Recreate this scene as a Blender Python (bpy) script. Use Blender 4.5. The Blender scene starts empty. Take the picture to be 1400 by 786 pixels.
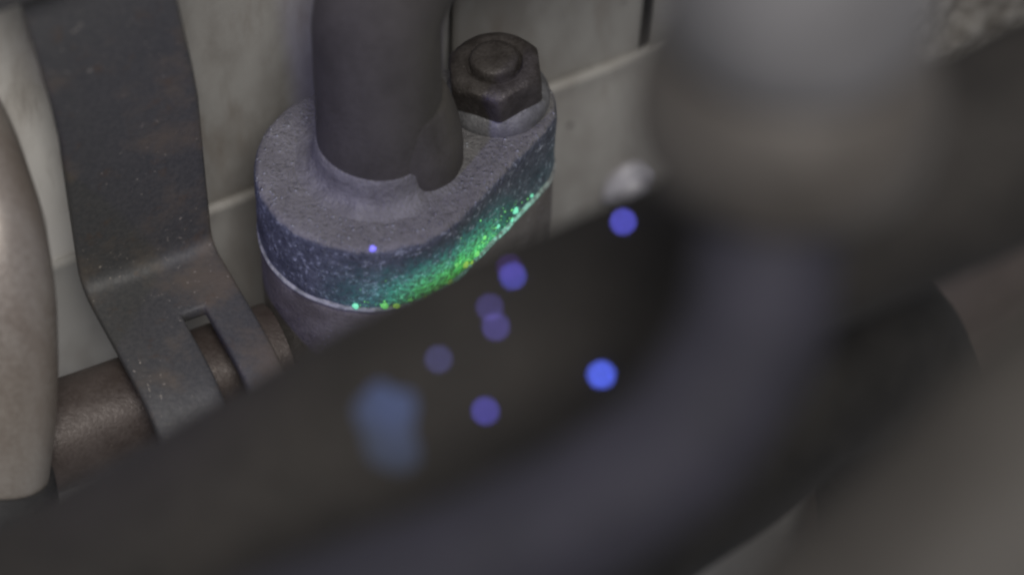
import bpy, math, random
from mathutils import Vector, Matrix, noise
random.seed(7)
MM = 0.001
R = math.radians
scene = bpy.context.scene
col = scene.collection

# ------------------------------------------------------------------ camera
cd = bpy.data.cameras.new('camera')
cam = bpy.data.objects.new('camera', cd)
col.objects.link(cam)
scene.camera = cam
E50 = R(50.0)
fwd = Vector((0, math.cos(E50), -math.sin(E50)))
right0 = Vector((1, 0, 0)); up0 = Vector((0, math.sin(E50), math.cos(E50)))
roll = R(1.5)
rt = right0 * math.cos(roll) + up0 * math.sin(roll)
up = -right0 * math.sin(roll) + up0 * math.cos(roll)
m = Matrix((rt, up, -fwd)).transposed().to_4x4()
m.translation = Vector((19.43, -263.55, 301.02)) * MM
cam.matrix_world = m
cd.sensor_width = 36.0
cd.lens = 102.86
cd.clip_start = 0.005
cd.clip_end = 20.0
cd.dof.use_dof = True
cd.dof.focus_distance = 0.393
cd.dof.aperture_fstop = 8.6
cd.dof.aperture_blades = 0

# ------------------------------------------------------------------ light
world = bpy.data.worlds.new('World')
scene.world = world
world.use_nodes = True
bg = world.node_tree.nodes['Background']
bg.inputs[0].default_value = (0.93, 0.94, 1.0, 1)
bg.inputs[1].default_value = 0.24


def area(name, loc, target, size, power, colour):
    l = bpy.data.lights.new(name, 'AREA')
    l.shape = 'DISK'
    l.size = size * MM
    l.energy = power
    l.color = colour
    o = bpy.data.objects.new(name, l)
    col.objects.link(o)
    o.location = Vector(loc) * MM
    d = (Vector(target) - Vector(loc)).normalized()
    o.rotation_euler = d.to_track_quat('-Z', 'Y').to_euler()
    return o


area('work_lamp', (130, -510, 800), (0, 0, 5), 340, 5.9, (1.0, 0.96, 0.905))
uv = bpy.data.lights.new('ultraviolet_torch', 'SPOT')
uv.energy = 1.1
uv.color = (0.24, 0.22, 1.0)
uv.spot_size = R(17)
uv.spot_blend = 1.0
uv.shadow_soft_size = 9 * MM
uvo = bpy.data.objects.new('ultraviolet_torch', uv)
col.objects.link(uvo)
uvo.location = Vector((-130, -210, 210)) * MM
uvo.rotation_euler = (Vector((4, -4, 10)) - Vector((-130, -210, 210))).to_track_quat('-Z', 'Y').to_euler()

scene.render.engine = 'CYCLES'
scene.cycles.use_denoising = True
scene.cycles.use_adaptive_sampling = False
scene.cycles.sample_clamp_indirect = 4.0
scene.cycles.max_bounces = 4
scene.cycles.pixel_filter_type = 'BLACKMAN_HARRIS'
scene.cycles.filter_width = 2.4
scene.view_settings.view_transform = 'Standard'
scene.view_settings.look = 'None'
scene.view_settings.exposure = 0.0
scene.view_settings.gamma = 1.0
scene.view_settings.use_curve_mapping = False


# ------------------------------------------------------------------ materials
class NT:
    def __init__(self, name):
        self.mat = bpy.data.materials.new(name)
        self.mat.use_nodes = True
        self.t = self.mat.node_tree
        self.b = self.t.nodes['Principled BSDF']
        tc = self.t.nodes.new('ShaderNodeTexCoord')
        self.obj = tc.outputs['Object']

    def link(self, a, b):
        if isinstance(a, (int, float)):
            b.default_value = a
        elif isinstance(a, tuple):
            b.default_value = a if len(a) == 4 or b.type == 'VECTOR' else a + (1,)
        else:
            self.t.links.new(a, b)

    def noise(self, mm, detail=4, rough=0.55, stretch=None, seed=0.0):
        mp = self.t.nodes.new('ShaderNodeMapping')
        s = 1.0 / (mm * MM)
        st = stretch or (1, 1, 1)
        mp.inputs['Scale'].default_value = (s * st[0], s * st[1], s * st[2])
        mp.inputs['Location'].default_value = (seed * 3.1, seed * 7.7, seed * 1.3)
        self.link(self.obj, mp.inputs['Vector'])
        n = self.t.nodes.new('ShaderNodeTexNoise')
        n.inputs['Scale'].default_value = 1.0
        n.inputs['Detail'].default_value = detail
        n.inputs['Roughness'].default_value = rough
        self.link(mp.outputs[0], n.inputs['Vector'])
        return n.outputs['Fac']

    def voro(self, mm, seed=0.0, rnd=1.0):
        mp = self.t.nodes.new('ShaderNodeMapping')
        s = 1.0 / (mm * MM)
        mp.inputs['Scale'].default_value = (s, s, s)
        mp.inputs['Location'].default_value = (seed * 3.1, seed * 7.7, seed * 1.3)
        self.link(self.obj, mp.inputs['Vector'])
        n = self.t.nodes.new('ShaderNodeTexVoronoi')
        n.inputs['Scale'].default_value = 1.0
        n.inputs['Randomness'].default_value = rnd
        self.link(mp.outputs[0], n.inputs['Vector'])
        return n.outputs['Distance'], n.outputs['Color']

    def ramp(self, v, a, b, lo=0.0, hi=1.0):
        n = self.t.nodes.new('ShaderNodeMapRange')
        n.interpolation_type = 'SMOOTHSTEP'
        self.link(v, n.inputs['Value'])
        n.inputs['From Min'].default_value = a
        n.inputs['From Max'].default_value = b
        n.inputs['To Min'].default_value = lo
        n.inputs['To Max'].default_value = hi
        return n.outputs['Result']

    def math(self, op, a, b=0.0):
        n = self.t.nodes.new('ShaderNodeMath')
        n.operation = op
        self.link(a, n.inputs[0])
        self.link(b, n.inputs[1])
        return n.outputs[0]

    def mix(self, f, a, b):
        n = self.t.nodes.new('ShaderNodeMix')
        n.data_type = 'RGBA'
        self.link(f, n.inputs[0])
        self.link(a, n.inputs[6])
        self.link(b, n.inputs[7])
        return n.outputs[2]

    def sep(self, v=None):
        n = self.t.nodes.new('ShaderNodeSeparateXYZ')
        self.link(v or self.obj, n.inputs[0])
        return n.outputs

    def dist(self, p):
        n = self.t.nodes.new('ShaderNodeVectorMath')
        n.operation = 'DISTANCE'
        self.link(self.obj, n.inputs[0])
        n.inputs[1].default_value = tuple(c * MM for c in p)
        return n.outputs['Value']

    def bump(self, h, mm, strength=1.0):
        n = self.t.nodes.new('ShaderNodeBump')
        n.inputs['Distance'].default_value = mm * MM
        n.inputs['Strength'].default_value = strength
        self.link(h, n.inputs['Height'])
        self.link(n.outputs[0], self.b.inputs['Normal'])

    def base(self, c): self.link(c, self.b.inputs['Base Color'])
    def rough(self, v): self.link(v, self.b.inputs['Roughness'])
    def metal(self, v): self.link(v, self.b.inputs['Metallic'])

    def emit(self, c, s):
        self.link(c, self.b.inputs['Emission Color'])
        self.link(s, self.b.inputs['Emission Strength'])
        self.mat.cycles.emission_sampling = 'NONE'


def m_worn(name, c1, c2, patch=8, grit=0.5, dust=None, dustmm=1.6, dust_lim=0.16, dust_amt=0.6, rough=0.6,
           metal=0.0, bump=0.12, stretch=None, pits=False):
    k = NT(name)
    n1 = k.noise(patch, 5, 0.6, stretch, 1.0)
    n2 = k.noise(grit, 3, 0.6, None, 2.0)
    f = k.ramp(k.math('ADD', k.math('MULTIPLY', n1, 0.75), k.math('MULTIPLY', n2, 0.25)), 0.35, 0.65)
    c = k.mix(f, c1, c2)
    if dust:
        d, vc = k.voro(dustmm, 4.0)
        sel = k.ramp(k.noise(patch * 1.3, 3, 0.6, None, 5.0), 0.46, 0.66)
        spk = k.math('MULTIPLY', k.ramp(d, dust_lim, dust_lim * 0.35), sel)
        c = k.mix(k.math('MULTIPLY', spk, dust_amt), c, dust)
    if pits:
        d, vc = k.voro(9.0, 9.0)
        c = k.mix(k.math('MULTIPLY', k.ramp(d, 0.075, 0.04), 0.75), c, (0.03, 0.027, 0.025))
    k.base(c)
    k.rough(k.ramp(n2, 0.3, 0.7, rough - 0.1, rough + 0.12))
    k.metal(metal)
    k.bump(k.math('ADD', n2, k.math('MULTIPLY', n1, 1.5)), bump)
    return k.mat


def m_panel(name, tone=1.0):
    k = NT(name)
    a = k.noise(30, 5, 0.6, (1, 1, 0.5), 1)
    b = k.noise(6, 5, 0.65, (1, 1, 0.45), 2)
    g = k.noise(0.7, 3, 0.6, None, 3)
    f = k.ramp(k.math('ADD', k.math('MULTIPLY', a, 0.6), k.math('MULTIPLY', b, 0.4)), 0.36, 0.62)
    c = k.mix(f, (0.225 * tone, 0.211 * tone, 0.193 * tone), (0.345 * tone, 0.337 * tone, 0.320 * tone))
    st = k.ramp(k.noise(9, 4, 0.65, (1, 1, 0.25), 6), 0.54, 0.70)
    c = k.mix(k.math('MULTIPLY', st, 0.45), c, (0.16, 0.125, 0.095))
    d, vc = k.voro(8.0, 9.0)
    pick = k.ramp(k.noise(16, 2, 0.5, None, 11), 0.47, 0.52)
    c = k.mix(k.math('MULTIPLY', k.math('MULTIPLY', k.ramp(d, 0.085, 0.045), pick), 0.8), c, (0.03, 0.027, 0.025))
    k.base(c)
    k.rough(k.ramp(b, 0.3, 0.7, 0.5, 0.75))
    k.bump(k.math('ADD', g, k.math('MULTIPLY', b, 2.0)), 0.035)
    return k.mat


def m_flange(name, dye):
    """Cast aluminium with a crust of fine crystalline residue; the dye that has
    leaked at the joint fluoresces green under the torch."""
    k = NT(name)
    n1 = k.noise(5, 5, 0.65, None, 1)
    n2 = k.noise(0.55, 4, 0.7, None, 2)
    n3 = k.noise(1.5, 4, 0.7, None, 8)
    f = k.ramp(k.math('ADD', k.math('MULTIPLY', n1, 0.6), k.math('MULTIPLY', n3, 0.4)), 0.36, 0.64)
    c = k.mix(f, (0.19, 0.184, 0.187), (0.262, 0.256, 0.258))
    d, vc = k.voro(0.85, 4)
    spk = k.math('MULTIPLY', k.ramp(d, 0.34, 0.12), k.ramp(n3, 0.44, 0.58))
    c = k.mix(k.math('MULTIPLY', spk, 0.8), c, (0.70, 0.73, 0.80))
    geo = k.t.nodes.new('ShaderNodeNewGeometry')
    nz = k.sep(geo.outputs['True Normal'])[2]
    facing_up = k.ramp(k.math('ADD', nz, k.math('MULTIPLY', k.math('SUBTRACT', n3, 0.5), 0.7)), 0.35, 0.75)
    side_shade = k.mix(f, (0.070, 0.080, 0.112), (0.155, 0.172, 0.22))  # shade put into the colour: side faces darker and bluer than the top
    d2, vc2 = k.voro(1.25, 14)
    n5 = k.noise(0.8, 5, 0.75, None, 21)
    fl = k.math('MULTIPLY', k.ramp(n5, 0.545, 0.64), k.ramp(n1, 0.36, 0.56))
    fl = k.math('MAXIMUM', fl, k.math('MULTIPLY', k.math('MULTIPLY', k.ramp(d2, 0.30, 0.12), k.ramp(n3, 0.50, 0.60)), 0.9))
    side_shade = k.mix(k.math('MULTIPLY', fl, 0.85), side_shade, (0.62, 0.68, 0.80))
    c = k.mix(facing_up, side_shade, c)
    pit = k.ramp(n2, 0.47, 0.34)
    c = k.mix(k.math('MULTIPLY', pit, 0.55), c, (0.05, 0.05, 0.06))
    k.base(c)
    k.rough(k.ramp(n2, 0.3, 0.7, 0.35, 0.7))
    k.metal(0.25)
    k.bump(k.math('ADD', n2, k.math('ADD', k.math('MULTIPLY', spk, 0.8), k.math('MULTIPLY', n3, 0.5))), 0.42)
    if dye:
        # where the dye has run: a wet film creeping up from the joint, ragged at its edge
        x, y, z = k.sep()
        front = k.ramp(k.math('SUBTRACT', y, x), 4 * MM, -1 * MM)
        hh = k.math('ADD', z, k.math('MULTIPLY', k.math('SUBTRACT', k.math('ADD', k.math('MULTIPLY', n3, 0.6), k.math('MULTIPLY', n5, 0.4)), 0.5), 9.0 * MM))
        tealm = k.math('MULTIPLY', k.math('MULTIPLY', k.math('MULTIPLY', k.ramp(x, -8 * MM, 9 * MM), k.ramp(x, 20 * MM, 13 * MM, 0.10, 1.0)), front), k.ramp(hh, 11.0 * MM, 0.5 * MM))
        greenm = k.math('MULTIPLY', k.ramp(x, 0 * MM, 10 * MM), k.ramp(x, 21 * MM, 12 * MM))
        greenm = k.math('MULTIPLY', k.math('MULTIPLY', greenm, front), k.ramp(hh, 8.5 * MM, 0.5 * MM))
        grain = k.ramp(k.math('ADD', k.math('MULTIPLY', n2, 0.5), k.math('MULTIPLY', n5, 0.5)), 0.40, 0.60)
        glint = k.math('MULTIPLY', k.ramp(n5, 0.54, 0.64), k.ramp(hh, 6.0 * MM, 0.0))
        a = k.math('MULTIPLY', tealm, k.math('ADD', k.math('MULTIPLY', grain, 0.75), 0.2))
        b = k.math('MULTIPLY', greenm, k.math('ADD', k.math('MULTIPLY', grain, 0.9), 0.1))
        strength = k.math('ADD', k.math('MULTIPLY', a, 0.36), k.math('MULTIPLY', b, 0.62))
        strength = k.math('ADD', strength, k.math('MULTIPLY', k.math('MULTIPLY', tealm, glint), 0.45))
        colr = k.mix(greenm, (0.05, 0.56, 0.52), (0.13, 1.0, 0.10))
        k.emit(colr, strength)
    return k.mat


def m_emit(name, c, s, base=(0.1, 0.1, 0.1), rough=0.3):
    k = NT(name)
    k.base(base)
    k.rough(rough)
    n = k.noise(0.4, 2)
    k.emit(c, k.ramp(n, 0.2, 0.8, s * 0.75, s * 1.25))
    return k.mat


M = {}
M['panel'] = m_panel('painted_sheet_metal')
M['panel_pale'] = m_panel('pale_painted_sheet_metal', 2.3)
M['panel_light'] = m_panel('lighter_painted_sheet_metal', 1.2)
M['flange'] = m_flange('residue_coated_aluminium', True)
M['flange_low'] = m_worn('brownish_aluminium', (0.1277, 0.1147, 0.1058), (0.2128, 0.1966, 0.1852), 6, 0.5,
                         (0.42, 0.40, 0.5), 1.1, 0.22, 0.6, 0.6, 0.1, 0.2)
M['pipe'] = m_worn('dull_grey_brown_pipe', (0.058, 0.053, 0.047), (0.088, 0.081, 0.073), 9, 0.6, (0.3, 0.3, 0.32), 1.2,
                   0.12, 0.35, 0.62, 0.1, 0.08, (1, 1, 0.5))
M['braze'] = m_worn('brazing_metal', (0.145, 0.141, 0.144), (0.215, 0.211, 0.214), 3, 0.5, (0.4, 0.4, 0.43), 1.0, 0.2, 0.5,
                    0.6, 0.15, 0.3)
def m_rim():
    k = NT('pale_sealing_rim')
    n = k.noise(1.2, 4, 0.65)
    k.base(k.mix(k.ramp(n, 0.35, 0.65), (0.19, 0.20, 0.20), (0.40, 0.41, 0.41)))
    k.rough(0.5)
    k.bump(n, 0.1)
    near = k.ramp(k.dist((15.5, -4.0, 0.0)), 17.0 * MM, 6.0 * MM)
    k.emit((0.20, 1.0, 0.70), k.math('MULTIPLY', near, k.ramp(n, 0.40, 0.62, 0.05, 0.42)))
    return k.mat


M['gasket'] = m_rim()
m_worn('pale_sealing_rim', (0.20, 0.21, 0.21), (0.42, 0.43, 0.42), 2, 0.4, None, 1, 0.1, 0.1, 0.5, 0.0, 0.1)
M['bolt'] = m_worn('oxidised_steel', (0.0442, 0.0378, 0.0343), (0.0833, 0.0740, 0.0695), 2.2, 0.35, (0.3, 0.28, 0.27), 0.9, 0.16,
                   0.4, 0.5, 0.35, 0.12)
M['washer'] = m_worn('grey_zinc', (0.13, 0.13, 0.135), (0.22, 0.22, 0.23), 2.0, 0.35, (0.4, 0.4, 0.42), 0.9, 0.16, 0.4, 0.5,
                     0.3, 0.12)
def m_strap():
    k = NT('dusty_dark_steel')
    a = k.noise(14, 5, 0.62, None, 1)
    b = k.noise(0.6, 4, 0.65, None, 2)
    c0 = k.noise(4, 5, 0.7, None, 6)
    c = k.mix(k.ramp(b, 0.3, 0.7), (0.060, 0.061, 0.064), (0.086, 0.085, 0.085))
    c = k.mix(k.math('MULTIPLY', k.ramp(a, 0.47, 0.66), 0.85), c, (0.125, 0.103, 0.082))
    c = k.mix(k.math('MULTIPLY', k.ramp(c0, 0.56, 0.70), 0.5), c, (0.10, 0.066, 0.045))
    n5 = k.noise(0.9, 5, 0.7, None, 9)
    chip = k.math('MULTIPLY', k.ramp(n5, 0.635, 0.68), k.ramp(k.noise(9, 3, 0.5, None, 12), 0.44, 0.58))
    c = k.mix(chip, c, (0.42, 0.38, 0.33))
    k.base(c)
    k.rough(k.ramp(a, 0.3, 0.7, 0.5, 0.72))
    k.metal(0.15)
    k.bump(k.math('ADD', b, k.math('MULTIPLY', c0, 1.5)), 0.09)
    return k.mat


M['strap'] = m_strap()
M['tube'] = m_worn('brown_coated_tube', (0.0627, 0.0483, 0.0431), (0.1060, 0.0868, 0.0804), 7, 0.5, (0.42, 0.36, 0.3), 1.6, 0.16, 0.4,
                   0.5, 0.2, 0.1, None, True)
M['bronze'] = m_worn('tarnished_bronze_pipe', (0.2511, 0.2128, 0.1817), (0.3687, 0.3403, 0.3089), 14, 0.6, (0.4, 0.35, 0.3), 2.0, 0.1,
                     0.3, 0.42, 0.45, 0.06, (1, 1, 0.4))
M['rubber'] = m_worn('dusty_black_rubber', (0.0179, 0.0158, 0.0147), (0.0290, 0.0254, 0.0231), 10, 0.6, (0.14, 0.12, 0.1), 1.5,
                     0.14, 0.5, 0.85, 0.0, 0.15)
M['rubber_cool'] = m_worn('smooth_charcoal_rubber', (0.0198, 0.0193, 0.0301), (0.0307, 0.0292, 0.0460), 10, 0.6, (0.14, 0.13, 0.13),
                          1.5, 0.14, 0.5, 0.8, 0.0, 0.12)
M['rubber_brown'] = m_worn('brown_dusty_hose', (0.0416, 0.0371, 0.0334), (0.0649, 0.0588, 0.0529), 14, 0.6, (0.2, 0.18, 0.15), 1.5,
                           0.14, 0.5, 0.65, 0.0, 0.12)
M['collar'] = m_worn('black_sleeve', (0.026, 0.026, 0.028), (0.042, 0.041, 0.042), 6, 0.6, None, 1, 0.1, 0.1, 0.7, 0.0, 0.12)
M['cap'] = m_worn('pale_grey_plastic', (0.1340, 0.1323, 0.1394), (0.1958, 0.1926, 0.2032), 9, 0.6, None, 1, 0.1, 0.1, 0.5, 0.0, 0.08)
M['port'] = m_worn('brown_grey_metal', (0.0774, 0.0698, 0.0646), (0.1190, 0.1084, 0.1005), 8, 0.6, None, 1, 0.1, 0.1, 0.5, 0.2, 0.1)
M['cast'] = m_worn('mottled_cast_metal', (0.13, 0.115, 0.095), (0.36, 0.34, 0.31), 3.2, 0.7, (0.5, 0.5, 0.5), 1.3, 0.25, 0.5,
                   0.7, 0.1, 0.5)
M['cover'] = m_worn('dull_brown_plastic', (0.1027, 0.0827, 0.0701), (0.1507, 0.1240, 0.1083), 12, 0.6, (0.2, 0.18, 0.16), 1.5, 0.14, 0.4, 0.7, 0.0, 0.1)
M['gap_shade'] = m_worn('gap_shade_black', (0.0180, 0.0167, 0.0154), (0.0315, 0.0290, 0.0266), 8, 0.6, None, 1, 0.1, 0.1, 0.9, 0.0, 0.1)
M['lightspot'] = m_worn('lavender_light', (0.4050, 0.3975, 0.4495), (0.5700, 0.5625, 0.6200), 3, 0.6, None, 1, 0.1, 0.1, 0.35, 0.0, 0.05)
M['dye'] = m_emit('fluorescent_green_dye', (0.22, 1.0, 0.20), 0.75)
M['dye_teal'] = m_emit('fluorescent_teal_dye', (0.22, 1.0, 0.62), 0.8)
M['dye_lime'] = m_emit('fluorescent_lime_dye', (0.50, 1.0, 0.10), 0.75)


# ------------------------------------------------------------------ geometry helpers
def mesh(name, verts, faces, mat, parent=None, smooth=True, sharp=None):
    me = bpy.data.meshes.new(name)
    me.from_pydata([tuple(c * MM for c in v) for v in verts], [], faces)
    me.update()
    me.materials.append(mat)
    if smooth:
        me.polygons.foreach_set('use_smooth', [True] * len(me.polygons))
        if sharp:
            me.set_sharp_from_angle(angle=R(sharp))
    o = bpy.data.objects.new(name, me)
    col.objects.link(o)
    o.parent = parent
    return o


def tag(o, label, cat, group=None):
    o['label'] = label
    o['category'] = cat
    if group:
        o['group'] = group
    return o


def empty(name, loc=(0, 0, 0)):
    o = bpy.data.objects.new(name, None)
    o.empty_display_size = 0.005
    col.objects.link(o)
    o.location = Vector(loc) * MM
    return o


def under(o, root):
    """parent a mesh built in world millimetres to a root, keeping its place"""
    o.parent = root
    o.matrix_parent_inverse = Matrix.Translation(-Vector(root.location)) if root.type == 'EMPTY' else Matrix.Identity(4)
    return o


def catmull(pts, n):
    P = [Vector(p) for p in pts]
    P = [P[0] * 2 - P[1]] + P + [P[-1] * 2 - P[-2]]
    out = []
    for i in range(1, len(P) - 2):
        for j in range(n):
            t = j / n
            a, b, c, d = P[i - 1], P[i], P[i + 1], P[i + 2]
            out.append(0.5 * ((2 * b) + (c - a) * t + (2 * a - 5 * b + 4 * c - d) * t * t + (3 * b - a - 3 * c + d) * t ** 3))
    out.append(P[-2])
    return out


def tube(name, path, rad, mat, parent=None, seg=40, lump=0.0, lump_mm=6.0):
    rf = rad if callable(rad) else (lambda t: rad)
    n = len(path)
    verts, faces = [], []
    tang = [(path[min(i + 1, n - 1)] - path[max(i - 1, 0)]).normalized() for i in range(n)]
    ref = Vector((0, 0, 1)) if abs(tang[0].z) < 0.9 else Vector((1, 0, 0))
    u = tang[0].cross(ref).normalized()
    for i in range(n):
        u = (u - tang[i] * u.dot(tang[i])).normalized()
        v = tang[i].cross(u)
        r0 = rf(i / (n - 1))
        for k in range(seg):
            a = 2 * math.pi * k / seg
            d = u * math.cos(a) + v * math.sin(a)
            p = path[i] + d * r0
            if lump:
                p += d * lump * noise.noise(p / lump_mm)
            verts.append(p)
    for i in range(n - 1):
        for k in range(seg):
            k2 = (k + 1) % seg
            faces.append((i * seg + k, i * seg + k2, (i + 1) * seg + k2, (i + 1) * seg + k))
    faces.append(tuple(range(seg))[::-1])
    faces.append(tuple((n - 1) * seg + k for k in range(seg)))
    return mesh(name, verts, faces, mat, parent, True, 50)


def lathe(name, prof, mat, centre, parent=None, seg=56, lump=0.0, lump_mm=2.0, sharp=40, hexf=None):
    """prof: (radius, z) from bottom to top; hexf(radius, angle, z) can reshape the section"""
    verts, faces = [], []
    c = Vector(centre)
    for r, z in prof:
        for k in range(seg):
            a = 2 * math.pi * k / seg
            rr = hexf(r, a, z) if hexf else r
            p = Vector((rr * math.cos(a), rr * math.sin(a), z))
            if lump:
                q = (p + c) / lump_mm
                p += Vector((math.cos(a), math.sin(a), 0.5)) * lump * noise.noise(q)
            verts.append(p + c)
    for i in range(len(prof) - 1):
        for k in range(seg):
            k2 = (k + 1) % seg
            faces.append((i * seg + k, i * seg + k2, (i + 1) * seg + k2, (i + 1) * seg + k))
    faces.append(tuple(range(seg))[::-1])
    faces.append(tuple((len(prof) - 1) * seg + k for k in range(seg)))
    return mesh(name, verts, faces, mat, parent, True, sharp)


YAW = R(28)
W = Vector((math.cos(YAW), math.sin(YAW), 0))     # along the panel
N = Vector((math.sin(YAW), -math.cos(YAW), 0))    # out of the panel


def wp(a, o, z):
    return W * a + N * o + Vector((0, 0, z))


# ------------------------------------------------------------------ the panel behind
def sheet(name, a0, a1, z0, z1, o, thick, mat, parent, na, nz, wav=0.5, seed=0.0, lip=None):
    """gently wavy pressed sheet, real thickness, optional rolled lip along its top edge"""
    verts, faces = [], []
    zs = [z0 + (z1 - z0) * j / nz for j in range(nz + 1)]
    rows = [(z, 0.0) for z in zs]
    if lip:
        rows += [(z1 + 0.7, 0.15), (z1 + 1.2, -0.35), (z1 + 1.35, -1.2)]
    for z, oo in rows:
        for i in range(na + 1):
            a = a0 + (a1 - a0) * i / na
            w_ = wav * noise.noise(Vector((a / 28 + seed, z / 34, seed * 2.3)))
            verts.append(wp(a, o + oo + w_, z + 0.25 * noise.noise(Vector((a / 11, seed, 3)))))
    nr = len(rows)
    for j in range(nr - 1):
        for i in range(na):
            q = j * (na + 1) + i
            faces.append((q, q + 1, q + na + 2, q + na + 1))
    ob = mesh(name, verts, faces, mat, parent, True, 60)
    s = ob.modifiers.new('thickness', 'SOLIDIFY')
    s.thickness = thick * MM
    s.offset = -1
    return ob


wall = empty('wall_panel', tuple(wp(0, -24, -60)))
wall['kind'] = 'structure'
under(sheet('upper_sheet', -150, -27.3, -13.5, 90, -22.6, 1.2, M['panel_pale'], None, 60, 50, 0.7, 1.0), wall)
under(sheet('upper_sheet', -26.5, 22.6, -13.5, 90, -22.6, 1.2, M['panel'], None, 40, 50, 0.7, 1.0), wall)
under(sheet('upper_sheet', 23.5, 54.6, -13.5, 90, -22.4, 1.2, M['panel'], None, 30, 50, 0.7, 1.4), wall)
under(sheet('lower_sheet', -150, -27.3, -260, -12.6, -21.2, 1.2, M['panel_light'], None, 60, 80, 0.9, 4.0, True), wall)
under(sheet('lower_sheet', -26.5, 200, -260, -12.6, -21.2, 1.2, M['panel_light'], None, 90, 80, 0.9, 4.0, True), wall)
under(sheet('side_sheet', 56.6, 220, -13.5, 90, -21.9, 1.2, M['panel'], None, 60, 40, 0.9, 7.0), wall)
under(sheet('backing_sheet', -160, 230, -265, 95, -30, 1.0, M['collar'], None, 20, 20, 0.5, 9.0), wall)

# ------------------------------------------------------------------ rough casting, upper right
def casting():
    verts, faces = [], []
    na, nz = 70, 60
    for j in range(nz + 1):
        for i in range(na + 1):
            a = 84 + 70 * i / na
            z = -48 + 110 * j / nz
            ed = min(i, na - i, j, nz - j) / 5.0
            o = -4 - 3.0 * max(0, 1 - ed) ** 2
            p = wp(a, o, z)
            q = Vector((a, z, 1.7))
            o2 = 1.0 * noise.fractal(q / 7.0, 0.7, 2.0, 4)
            verts.append(p + N * o2)
    for j in range(nz):
        for i in range(na):
            q = j * (na + 1) + i
            faces.append((q, q + 1, q + na + 2, q + na + 1))
    ob = mesh('cast_housing', verts, faces, M['cast'], None, True)
    s = ob.modifiers.new('thickness', 'SOLIDIFY')
    s.thickness = 14 * MM
    s.offset = -1
    tag(ob, 'rough mottled grey casting in the upper right corner behind the thick black hose', 'casting')


casting()

# ------------------------------------------------------------------ pipe fitting
C1 = Vector((0.0, 0.0)); R1 = 15.5
C2 = Vector((16.7, 11.5)); R2 = 8.2


def outline(inset, n=150):
    d = C2 - C1
    L = d.length
    th = math.atan2(d.y, d.x)
    r1, r2 = R1 - inset, R2 - inset
    be = math.acos((r1 - r2) / L)
    pts = []
    n1 = int(n * 0.46); n2 = int(n * 0.26); ns = (n - n1 - n2) // 2
    for i in range(n1):
        a = th + be + (2 * math.pi - 2 * be) * i / (n1 - 1)
        pts.append(C1 + Vector((math.cos(a), math.sin(a))) * r1)
    e0 = pts[-1]
    b0 = C2 + Vector((math.cos(th - be), math.sin(th - be))) * r2
    for i in range(1, ns):
        pts.append(e0.lerp(b0, i / ns))
    for i in range(n2):
        a = th - be + 2 * be * i / (n2 - 1)
        pts.append(C2 + Vector((math.cos(a), math.sin(a))) * r2)
    e1 = pts[-1]
    s0 = pts[0]
    for i in range(1, ns):
        pts.append(e1.lerp(s0, i / ns))
    return pts


def block(name, layers, mat, lump=0.12, lobe=1.0):
    verts, faces = [], []
    n = None
    for inset, z in layers:
        pts = outline(inset)
        pt2 = outline(inset * lobe)
        n = len(pts)
        ax = (C2 - C1).normalized()
        for p, p2 in zip(pts, pt2):
            t = max(0.0, min(1.0, ((p - C1).dot(ax) - 1.0) / 13.0))
            p = p.lerp(p2, t * t * (3 - 2 * t))
            v = Vector((p.x, p.y, z))
            q = v / 2.2
            nn = Vector((noise.noise(q), noise.noise(q + Vector((9, 3, 1))), noise.noise(q + Vector((2, 8, 5)))))
            verts.append(v + nn * lump)
    L = len(layers)
    for i in range(L - 1):
        for k in range(n):
            k2 = (k + 1) % n
            faces.append((i * n + k, i * n + k2, (i + 1) * n + k2, (i + 1) * n + k))
    faces.append(tuple(range(n))[::-1])
    faces.append(tuple((L - 1) * n + k for k in range(n)))
    return mesh(name, verts, faces, mat, None, True, 55)


fitting = empty('pipe_fitting', (0, 0, -60))
tag(fitting, 'grey two-piece refrigerant pipe fitting with bolted flange and glowing green seam', 'pipe fitting')
TOP = 12.0
layers = [(0.35, 0.25), (0.05, 0.6)] + [(0.0, 1.0 + i * 1.08) for i in range(10)]
bev = 1.1
for i in range(1, 7):
    t = i / 6 * math.pi / 2
    layers.append((bev * (1 - math.cos(t)), TOP - bev + bev * math.sin(t)))
layers += [(1.9, TOP + 0.03), (3.4, TOP), (5.0, TOP)]
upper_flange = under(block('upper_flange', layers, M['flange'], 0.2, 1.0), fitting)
gk = [(0.6, -0.5), (0.0, -0.42), (-0.18, -0.28), (-0.18, -0.08), (0.0, 0.1), (0.6, 0.24)]
under(block('sealing_rim', gk, M['gasket'], 0.10), fitting)
low = [(2.0, -75)] + [(0.15, -74 + i * 4) for i in range(19)] + [(0.25, -0.9), (0.8, -0.56)]
under(block('lower_flange', low, M['flange_low'], 0.14), fitting)

path = [Vector((1.3, 0.9, 11.6 + i * 1.5)) for i in range(0, 17)]
c0 = path[-1]
bd = Vector((0.92, 0.39, 0)).normalized()
RB = 21.0
for i in range(1, 31):
    a = R(88) * i / 30
    path.append(c0 + bd * RB * (1 - math.cos(a)) + Vector((0, 0, RB * math.sin(a))))
tdir = (path[-1] - path[-2]).normalized()
for i in range(1, 12):
    path.append(path[30 + 16] + tdir * i * 8)
under(tube('pipe', path, 8.35, M['pipe'], None, 48, 0.12, 5.0), fitting)
bz = [(12.2, TOP - 0.35), (11.2, TOP + 0.02), (10.2, TOP + 0.3), (9.7, TOP + 0.6), (9.2, TOP + 1.1), (8.9, TOP + 2.0), (8.75, TOP + 3.2), (8.6, TOP + 4.4), (8.2, TOP + 5.2)]
under(lathe('brazed_collar', bz, M['braze'], (1.3, 0.9, 0), None, 96, 0.16, 3.0, 70), fitting)

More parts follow.
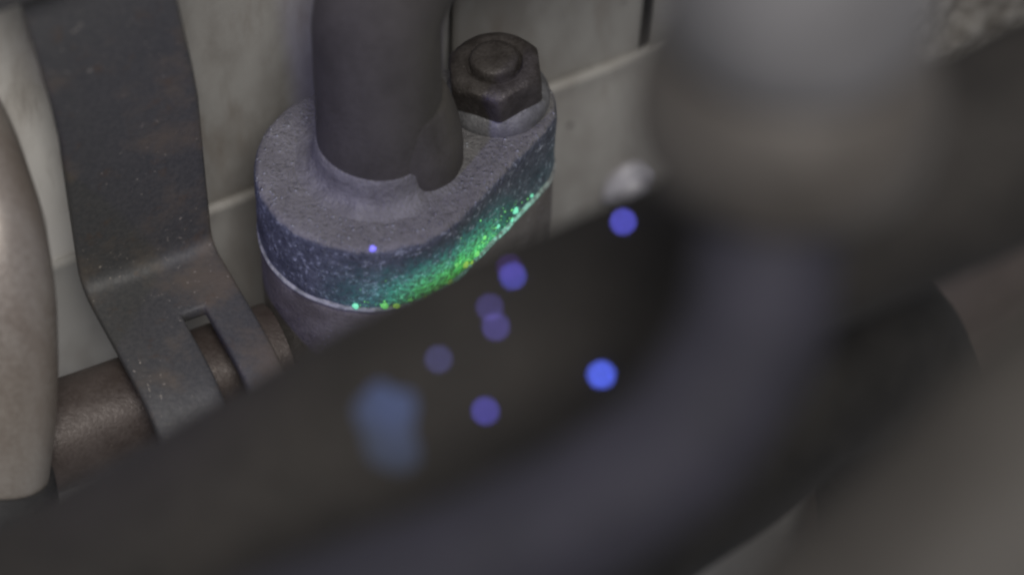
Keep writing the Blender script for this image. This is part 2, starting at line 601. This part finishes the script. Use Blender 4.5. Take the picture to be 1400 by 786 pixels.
def shadow_bulge():
    """added bulge standing in for the shadow on the bolt side of the pipe"""
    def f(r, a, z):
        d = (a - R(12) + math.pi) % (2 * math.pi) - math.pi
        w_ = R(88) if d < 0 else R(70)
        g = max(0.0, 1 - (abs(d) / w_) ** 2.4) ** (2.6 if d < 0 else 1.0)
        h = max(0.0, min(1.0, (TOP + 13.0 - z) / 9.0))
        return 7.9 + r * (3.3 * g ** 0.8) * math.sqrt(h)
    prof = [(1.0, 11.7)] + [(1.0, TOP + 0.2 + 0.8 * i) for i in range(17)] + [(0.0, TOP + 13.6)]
    return lathe('pipe_shadow_bulge', prof, M['pipe'], (1.3, 0.9, 0), None, 120, 0.12, 2.5, 60, f)


under(shadow_bulge(), fitting)  # added form, placed where the shadow between pipe and bolt falls

# bolt
def hexr(rc, rot):
    def f(r, a, z):
        if z < 2.0 or z > 6.35:
            return r
        s = (a - rot) % (math.pi / 3) - math.pi / 6
        hr = rc * math.cos(math.pi / 6) / math.cos(s)
        return min(hr, r)
    return f


bx, by, bz0 = 16.7, 12.4, TOP
head = lathe('bolt', [(4.2, 0.9), (6.4, 2.45), (6.7, 2.5), (6.7, 3.5), (6.7, 4.7), (6.45, 5.3), (6.1, 5.75), (5.7, 6.15), (5.1, 6.45), (4.4, 6.55),
                      (3.75, 6.5), (3.45, 6.2), (3.2, 6.1)], M['bolt'], (0, 0, 0), None, 96, 0.06, 1.4, 38, hexr(6.7, R(96)))
bw = lathe('washer_face', [(6.6, -0.1), (6.95, 0.0), (7.0, 0.7), (6.8, 1.3), (6.4, 1.9), (5.8, 2.5)], M['washer'], (0, 0, 0), head, 72, 0.05, 1.5)
bs = lathe('raised_boss', [(3.25, 5.9), (3.2, 6.9), (3.05, 7.35), (2.7, 7.6), (2.0, 7.66), (0.6, 7.66)], M['bolt'], (0, 0, 0), head, 56, 0.06, 1.2)
head.parent = fitting
head.matrix_parent_inverse = Matrix.Translation(-Vector(fitting.location))
head.location = Vector((bx, by, bz0)) * MM
head.rotation_euler = (R(1.5), R(-3.5), 0)
head.scale = (1.04, 1.04, 1.12)

# ------------------------------------------------------------------ dye droplets at the joint
bpy.context.view_layer.update()


def snap(o, p):
    """closest point on an object's surface, millimetres in world space"""
    mi = o.matrix_world.inverted()
    ok, loc, nor, idx = o.closest_point_on_mesh(mi @ (Vector(p) * MM))
    return (o.matrix_world @ loc) / MM, (o.matrix_world.to_3x3() @ nor).normalized()


def blob_data(c, nrm, r, flat, rings=5, seg=9, seed=0):
    t = nrm.orthogonal().normalized()
    b = nrm.cross(t)
    vs, fs = [], []
    for i in range(rings + 1):
        ph = math.pi * i / rings
        for k in range(seg):
            a = 2 * math.pi * k / seg
            d = t * (math.sin(ph) * math.cos(a)) + b * (math.sin(ph) * math.sin(a)) + nrm * (math.cos(ph) * flat)
            k_ = 1 + 0.35 * noise.noise(d * 1.6 + Vector((seed, seed * 1.7, 0)))
            vs.append(c + d * r * k_)
    for i in range(rings):
        for k in range(seg):
            k2 = (k + 1) % seg
            fs.append((i * seg + k, (i + 1) * seg + k, (i + 1) * seg + k2, i * seg + k2))
    return vs, fs


leak = empty('dye_leak', (13, -9, 0))
tag(leak, 'bright green fluorescent dye drops beaded along the seam of the pipe fitting', 'dye')
drops = [((-1.3, -15.6, 0.8), 0.50, 'dye_teal'), ((2.6, -15.6, 0.8), 0.55, 'dye'), ((4.2, -15.6, 0.0), 0.50, 'dye_lime'),
         ((14.9, -6.6, 1.4), 0.45, 'dye'), ((13.2, -8.6, 1.6), 0.50, 'dye_lime'), ((11.3, -11.0, 0.6), 0.45, 'dye_lime'),
         ((19.7, 1.0, 2.0), 0.50, 'dye_teal'), ((19.8, 0.2, 0.3), 0.30, 'dye_teal'), ((14.2, -7.5, 0.5), 0.35, 'dye_lime'),
         ((6.0, -14.6, 1.0), 0.36, 'dye'), ((9.4, -12.6, 1.2), 0.36, 'dye'), ((15.8, -5.0, 3.0), 0.34, 'dye'),
         ((12.0, -10.0, 3.2), 0.34, 'dye'), ((17.6, -2.4, 2.4), 0.30, 'dye_teal'), ((22.0, 4.2, 1.4), 0.28, 'dye_teal'),
         ((8.0, -13.5, 0.2), 0.30, 'dye_lime')]
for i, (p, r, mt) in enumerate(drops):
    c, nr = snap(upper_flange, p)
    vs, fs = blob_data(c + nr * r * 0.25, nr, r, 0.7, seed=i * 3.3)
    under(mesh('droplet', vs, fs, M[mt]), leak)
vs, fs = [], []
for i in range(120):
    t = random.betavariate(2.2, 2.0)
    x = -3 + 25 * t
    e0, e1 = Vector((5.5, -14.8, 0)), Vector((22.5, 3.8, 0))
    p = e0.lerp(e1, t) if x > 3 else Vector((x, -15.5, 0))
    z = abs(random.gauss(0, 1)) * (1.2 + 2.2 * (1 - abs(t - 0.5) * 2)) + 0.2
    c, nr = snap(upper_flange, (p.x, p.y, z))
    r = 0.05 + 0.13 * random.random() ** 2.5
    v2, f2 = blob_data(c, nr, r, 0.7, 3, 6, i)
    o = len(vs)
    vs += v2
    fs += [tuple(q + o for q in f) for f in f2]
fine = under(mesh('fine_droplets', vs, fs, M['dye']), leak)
fine['kind'] = 'stuff'

# ------------------------------------------------------------------ slotted strap bracket
def strap():
    prof = [(-16.5, 53.0), (-14.6, 50.5), (-13.2, 47.5), (-12.4, 43.5)]
    prof += [(-12.0, z) for z in (40, 35, 30, 24, 18, 12, 6, 1, -2)]
    for i in range(1, 7):
        t = i / 6 * math.pi / 2
        prof.append((-12 + 4.5 * (1 - math.cos(t)), -2 - 4.5 * math.sin(t)))
    prof += [(-5, -6.4), (-3, -6.3), (-1.2, -6.2), (0.5, -6.1), (3, -6.0), (6, -6.0), (9, -6.1)]
    for i in range(1, 9):
        t = i / 8 * math.pi / 2
        prof.append((9 + 9.5 * math.sin(t), -6.1 - 9.5 * (1 - math.cos(t))))
    prof += [(18.6, -20), (18.5, -25), (18.3, -31)]
    cols = [-38.6, -36, -33, -30.4, -28.6, -25.2, -23, -21, -19.6]
    verts, faces = [], []
    nc = len(cols)
    for j, (o, z) in enumerate(prof):
        lean = -max(0, z - 26) * 0.09
        for a in cols:
            bow = 0.35 * noise.noise(Vector((a / 9, z / 12, o / 9)))
            verts.append(wp(a + lean, o + bow * 0.5, z + bow))
    for j in range(len(prof) - 1):
        mid = (prof[j][0] + prof[j + 1][0]) / 2
        for i in range(nc - 1):
            if i == 4 and -0.4 < mid - 0.8 and prof[j][0] >= -1.3 and j < len(prof) - 5 and prof[j][1] > -15:
                continue
            q = j * nc + i
            faces.append((q, q + nc, q + nc + 1, q + 1))
    ob = mesh('strap', verts, faces, M['strap'], None, True, 60)
    s = ob.modifiers.new('thickness', 'SOLIDIFY')
    s.thickness = 2.2 * MM
    s.offset = 1
    b = ob.modifiers.new('edge', 'BEVEL')
    b.width = 0.5 * MM
    b.segments = 2
    b.limit_method = 'ANGLE'
    b.angle_limit = R(50)
    return ob


br = empty('strap_bracket', tuple(wp(-29, -12, -6)))
tag(br, 'dark dusty steel strap bracket with a bent foot and a slot, beside the pipe fitting', 'bracket')
under(strap(), br)

# tube that runs beneath the bracket foot
tp = [wp(a, 3.2, -16.2) for a in range(-58, -15, 3)]
tb = tube('coolant_tube', tp, 7.3, M['tube'], None, 44, 0.25, 4.0)
tag(tb, 'short brown pitted tube passing beneath the foot of the strap bracket', 'tube')

# dark rail across the top left corner
def bar(name, path, wdt, hgt, mat):
    verts, faces = [], []
    n = len(path)
    sec = []
    r = 1.0
    for cx, cy, a0 in ((wdt / 2 - r, hgt / 2 - r, 0), (-wdt / 2 + r, hgt / 2 - r, 90), (-wdt / 2 + r, -hgt / 2 + r, 180), (wdt / 2 - r, -hgt / 2 + r, 270)):
        for i in range(4):
            a = R(a0 + 30 * i)
            sec.append((cx + r * math.cos(a), cy + r * math.sin(a)))
    for i in range(n):
        t = (path[min(i + 1, n - 1)] - path[max(i - 1, 0)]).normalized()
        u = N - t * N.dot(t)
        u.normalize()
        v = t.cross(u)
        for x, y in sec:
            verts.append(path[i] + u * x + v * y)
    k = len(sec)
    for i in range(n - 1):
        for j in range(k):
            faces.append((i * k + j, i * k + (j + 1) % k, (i + 1) * k + (j + 1) % k, (i + 1) * k + j))
    faces.append(tuple(range(k))[::-1])
    faces.append(tuple((n - 1) * k + j for j in range(k)))
    return mesh(name, verts, faces, mat, None, True, 50)


rl = bar('cross_rail', [wp(a, -7.9, 57.6 + 0.06 * (a + 30)) for a in range(-90, -14, 4)], 3, 7, M['strap'])
tag(rl, 'dark steel rail cutting across the top left corner above the strap bracket', 'rail')

# bronze pipe at the left edge, with its black sleeve
bp = empty('bent_pipe', (-52.7, -52.4, -41.4))
tag(bp, 'tarnished bronze pipe curving down the left edge into a black sleeve', 'pipe')
lp = catmull([(-74.1, 15.5, 32.6), (-64.1, 5.5, 30.7), (-53.6, -7.9, 27.3), (-47.8, -19.1, 21.8), (-45.8, -26.3, 13.2), (-46.1, -32.5, 1.4),
              (-47.8, -37.7, -10.8), (-49.9, -44.7, -24.4), (-52.7, -52.4, -41.4)], 8)
under(tube('pipe', lp, 7.1, M['bronze'], None, 44, 0.15, 8.0), bp)
sl = [p for i, p in enumerate(lp) if i >= 47]
under(tube('sleeve', sl, lambda t: 7.6 + 0.9 * min(1, t * 9), M['collar'], None, 40, 0.15, 5.0), bp)

# pale disc added in place of a patch of ultraviolet light on the panel
kc = lathe('uv_light_disc', [(4.8, -0.5), (5.0, 0.5), (4.5, 1.3), (3.2, 1.9), (2.6, 3.4), (1.8, 4.2), (0.5, 4.4)], M['lightspot'], (0, 0, 0), None, 40)
kc.location = wp(53.4, -20.6, -39.0) * MM
kc.rotation_euler = N.to_track_quat('Z', 'Y').to_euler()
tag(kc, 'added pale lavender disc for a patch of ultraviolet light on the panel, at the edge of the black hose', 'lightspot')

# ------------------------------------------------------------------ hoses close to the lens
hA = catmull([(132.1, -11.0, 87.4), (111.7, -24.0, 81.5), (91.8, -37.4, 75.7), (77.4, -45.5, 71.5), (61.5, -52.6, 68.2), (46.6, -59.0, 65.4), (33.4, -65.3, 62.7), (19.6, -70.3, 58.5), (8.9, -74.1, 54.0),
              (-3.5, -78.5, 47.7), (-15.4, -82.1, 40.7), (-30.8, -86.9, 31.5), (-49.4, -92.0, 19.4)], 8)
hoseA = tube('rubber_hose', hA, 11.2, M['rubber'], None, 56, 0.3, 7.0)
tag(hoseA, 'thick black rubber hose crossing diagonally in front of the pipe fitting', 'hose')
hB = catmull([(-22.0, -124.8, 70.2), (-9.1, -122.7, 77.2), (4.1, -120.6, 84.2), (16.2, -118.4, 90.0), (26.9, -115.4, 95.1), (34.3, -111.5, 99.6), (38.7, -107.0, 104.8), (40.7, -102.8, 109.6), (42.3, -91.0, 117.0)], 8)
hoseB = tube('bent_hose', hB, 6.3, M['rubber_cool'], None, 52, 0.25, 7.0)
tag(hoseB, 'blurred charcoal hose with a bluish sheen, rising from bottom centre to the round port', 'hose')
hC = catmull([(31, -160, 62), (37, -148, 80), (45.0, -138.6, 98), (58, -130, 109), (68.0, -122.7, 116.3), (78.6, -115.5, 117.2), (96, -108, 114)], 8)
hoseC = tube('wide_hose', hC, 13.0, M['rubber_brown'], None, 56, 0.3, 9.0)
tag(hoseC, 'very blurred brown hose filling the lower right corner', 'hose')

hD = catmull([(-20, -93, -8), (-3.3, -83.0, 2.1), (11.9, -73.5, 10.2), (28.8, -62.6, 17.9), (44.2, -52.5, 23.8), (54.0, -43.8, 25.9), (62.4, -34.8, 17.8), (69.2, -26.5, -1.4), (74.1, -21.9, -23.6), (78.6, -19.5, -55.5), (82, -18, -110)], 8)
gap_tube = tube('gap_filler', hD, 12.5, M['gap_shade'], None, 52, 0.25, 7.0)  # added filler, dark to stand for the shaded gap behind the hoses
tag(gap_tube, 'added dark tube filling the shadowed gap between the bluish hose and the brown hose', 'hose')


def slab(name, a0, a1, o0, o1, z0, z1, mat, r=2.0):
    import bmesh
    bm = bmesh.new()
    vs = [bm.verts.new(wp(a, o, z) * MM) for a in (a0, a1) for o in (o0, o1) for z in (z0, z1)]
    for q in ((0, 1, 3, 2), (4, 6, 7, 5), (0, 4, 5, 1), (2, 3, 7, 6), (0, 2, 6, 4), (1, 5, 7, 3)):
        bm.faces.new([vs[i] for i in q])
    bmesh.ops.recalc_face_normals(bm, faces=bm.faces)
    bmesh.ops.bevel(bm, geom=bm.edges[:] + bm.verts[:], offset=r * MM, segments=4, affect='EDGES', profile=0.5)
    me = bpy.data.meshes.new(name)
    bm.to_mesh(me)
    bm.free()
    me.materials.append(mat)
    me.polygons.foreach_set('use_smooth', [True] * len(me.polygons))
    me.set_sharp_from_angle(angle=R(40))
    o = bpy.data.objects.new(name, me)
    col.objects.link(o)
    return o


cv = slab('side_cover', 96, 190, -18, 0, -170, -60, M['cover'])
tag(cv, 'dull brown cover whose corner shows below the thick black hose at right', 'cover')

sp = empty('service_port', (42.3, -91, 114))
tag(sp, 'blurred round port with a pale cap at the upper end of the bluish hose', 'service port')
pc = (42.3, -91.0, 31.5)
under(lathe('port_body', [(6.0, 82.4), (8.2, 83), (10.8, 84.5), (13.0, 86.5), (13.3, 89), (13.0, 92.0), (12.2, 94.5), (10.8, 96.6), (9.6, 98.2)], M['port'], pc, None, 56, 0.12, 4.0), sp)
under(lathe('cap', [(8.2, 96.2), (9.2, 97.2), (10.6, 99.0), (11.2, 102), (11.1, 110), (9.9, 113), (8.7, 114.8), (6.5, 115.5), (1.5, 115.7)], M['cap'], pc, None, 56, 0.1, 4.0), sp)

# ------------------------------------------------------------------ glowing blue specks and blotch on the hose
bpy.context.view_layer.update()
specks = [((30.8, -63.4, 73.4), 0.38, (0.16, 0.16, 1.0), 5.89, 'bright blue glowing speck at the top edge of the black hose, beside the pale disc'),
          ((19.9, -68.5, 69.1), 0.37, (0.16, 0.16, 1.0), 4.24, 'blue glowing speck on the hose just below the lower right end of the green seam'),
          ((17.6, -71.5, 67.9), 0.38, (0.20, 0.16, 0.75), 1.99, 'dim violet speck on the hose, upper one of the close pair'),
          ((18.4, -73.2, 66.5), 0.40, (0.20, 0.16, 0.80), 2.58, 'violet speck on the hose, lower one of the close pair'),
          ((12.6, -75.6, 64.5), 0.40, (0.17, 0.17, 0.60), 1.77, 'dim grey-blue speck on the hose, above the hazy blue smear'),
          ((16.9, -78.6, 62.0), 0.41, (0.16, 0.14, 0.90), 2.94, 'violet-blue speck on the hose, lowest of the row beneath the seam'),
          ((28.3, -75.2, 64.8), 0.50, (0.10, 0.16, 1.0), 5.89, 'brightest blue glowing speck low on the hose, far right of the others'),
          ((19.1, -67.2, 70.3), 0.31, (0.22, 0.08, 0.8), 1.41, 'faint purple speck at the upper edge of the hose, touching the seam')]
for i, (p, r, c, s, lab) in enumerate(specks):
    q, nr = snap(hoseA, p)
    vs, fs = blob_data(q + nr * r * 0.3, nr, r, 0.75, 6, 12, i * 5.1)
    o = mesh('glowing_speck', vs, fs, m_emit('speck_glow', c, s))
    tag(o, lab, 'speck', 'glowing blue specks')
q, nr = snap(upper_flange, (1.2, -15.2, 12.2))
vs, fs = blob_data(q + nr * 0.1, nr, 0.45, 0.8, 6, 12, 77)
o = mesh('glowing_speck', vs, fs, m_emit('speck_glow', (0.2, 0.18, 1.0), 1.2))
tag(o, 'tiny violet-blue speck on the front face of the upper flange above the green seam', 'speck', 'glowing blue specks')


def blotch(p, rx, ry, ang, mat, lab, seed):
    q, nr = snap(hoseA, p)
    t = Vector((1, 0, 0)) - nr * nr.x
    t.normalize()
    b = nr.cross(t)
    t, b = t * math.cos(ang) + b * math.sin(ang), b * math.cos(ang) - t * math.sin(ang)
    vs, fs = [], []
    rings, seg = 7, 28
    for i in range(rings + 1):
        f = i / rings
        for k in range(seg):
            a = 2 * math.pi * k / seg
            e = 1 + 0.6 * noise.noise(Vector((math.cos(a) * 1.3 + seed, math.sin(a) * 1.3, seed)))
            pp = q + t * (rx * f * e * math.cos(a)) + b * (ry * f * e * math.sin(a))
            s_, n_ = snap(hoseA, pp)
            vs.append(s_ + n_ * (0.05 + 0.35 * (1 - f * f)))
    for i in range(rings):
        for k in range(seg):
            k2 = (k + 1) % seg
            fs.append((i * seg + k, i * seg + k2, (i + 1) * seg + k2, (i + 1) * seg + k))
    o = mesh('blue_blotch', vs, fs, mat)
    tag(o, lab, 'blotch')


def m_blotch():
    k = NT('blotch_glow')  # mottled blue emission, fading away from its centre
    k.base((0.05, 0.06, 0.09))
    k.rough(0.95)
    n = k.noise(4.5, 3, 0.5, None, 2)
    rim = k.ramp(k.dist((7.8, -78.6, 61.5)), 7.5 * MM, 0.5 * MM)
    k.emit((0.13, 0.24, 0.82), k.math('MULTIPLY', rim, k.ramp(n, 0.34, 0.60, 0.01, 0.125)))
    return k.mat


blotch((7.6, -79.6, 59.9), 3.3, 5.0, 0.25, m_blotch(), 'hazy pale blue glowing smear low on the thick black hose', 3.0)
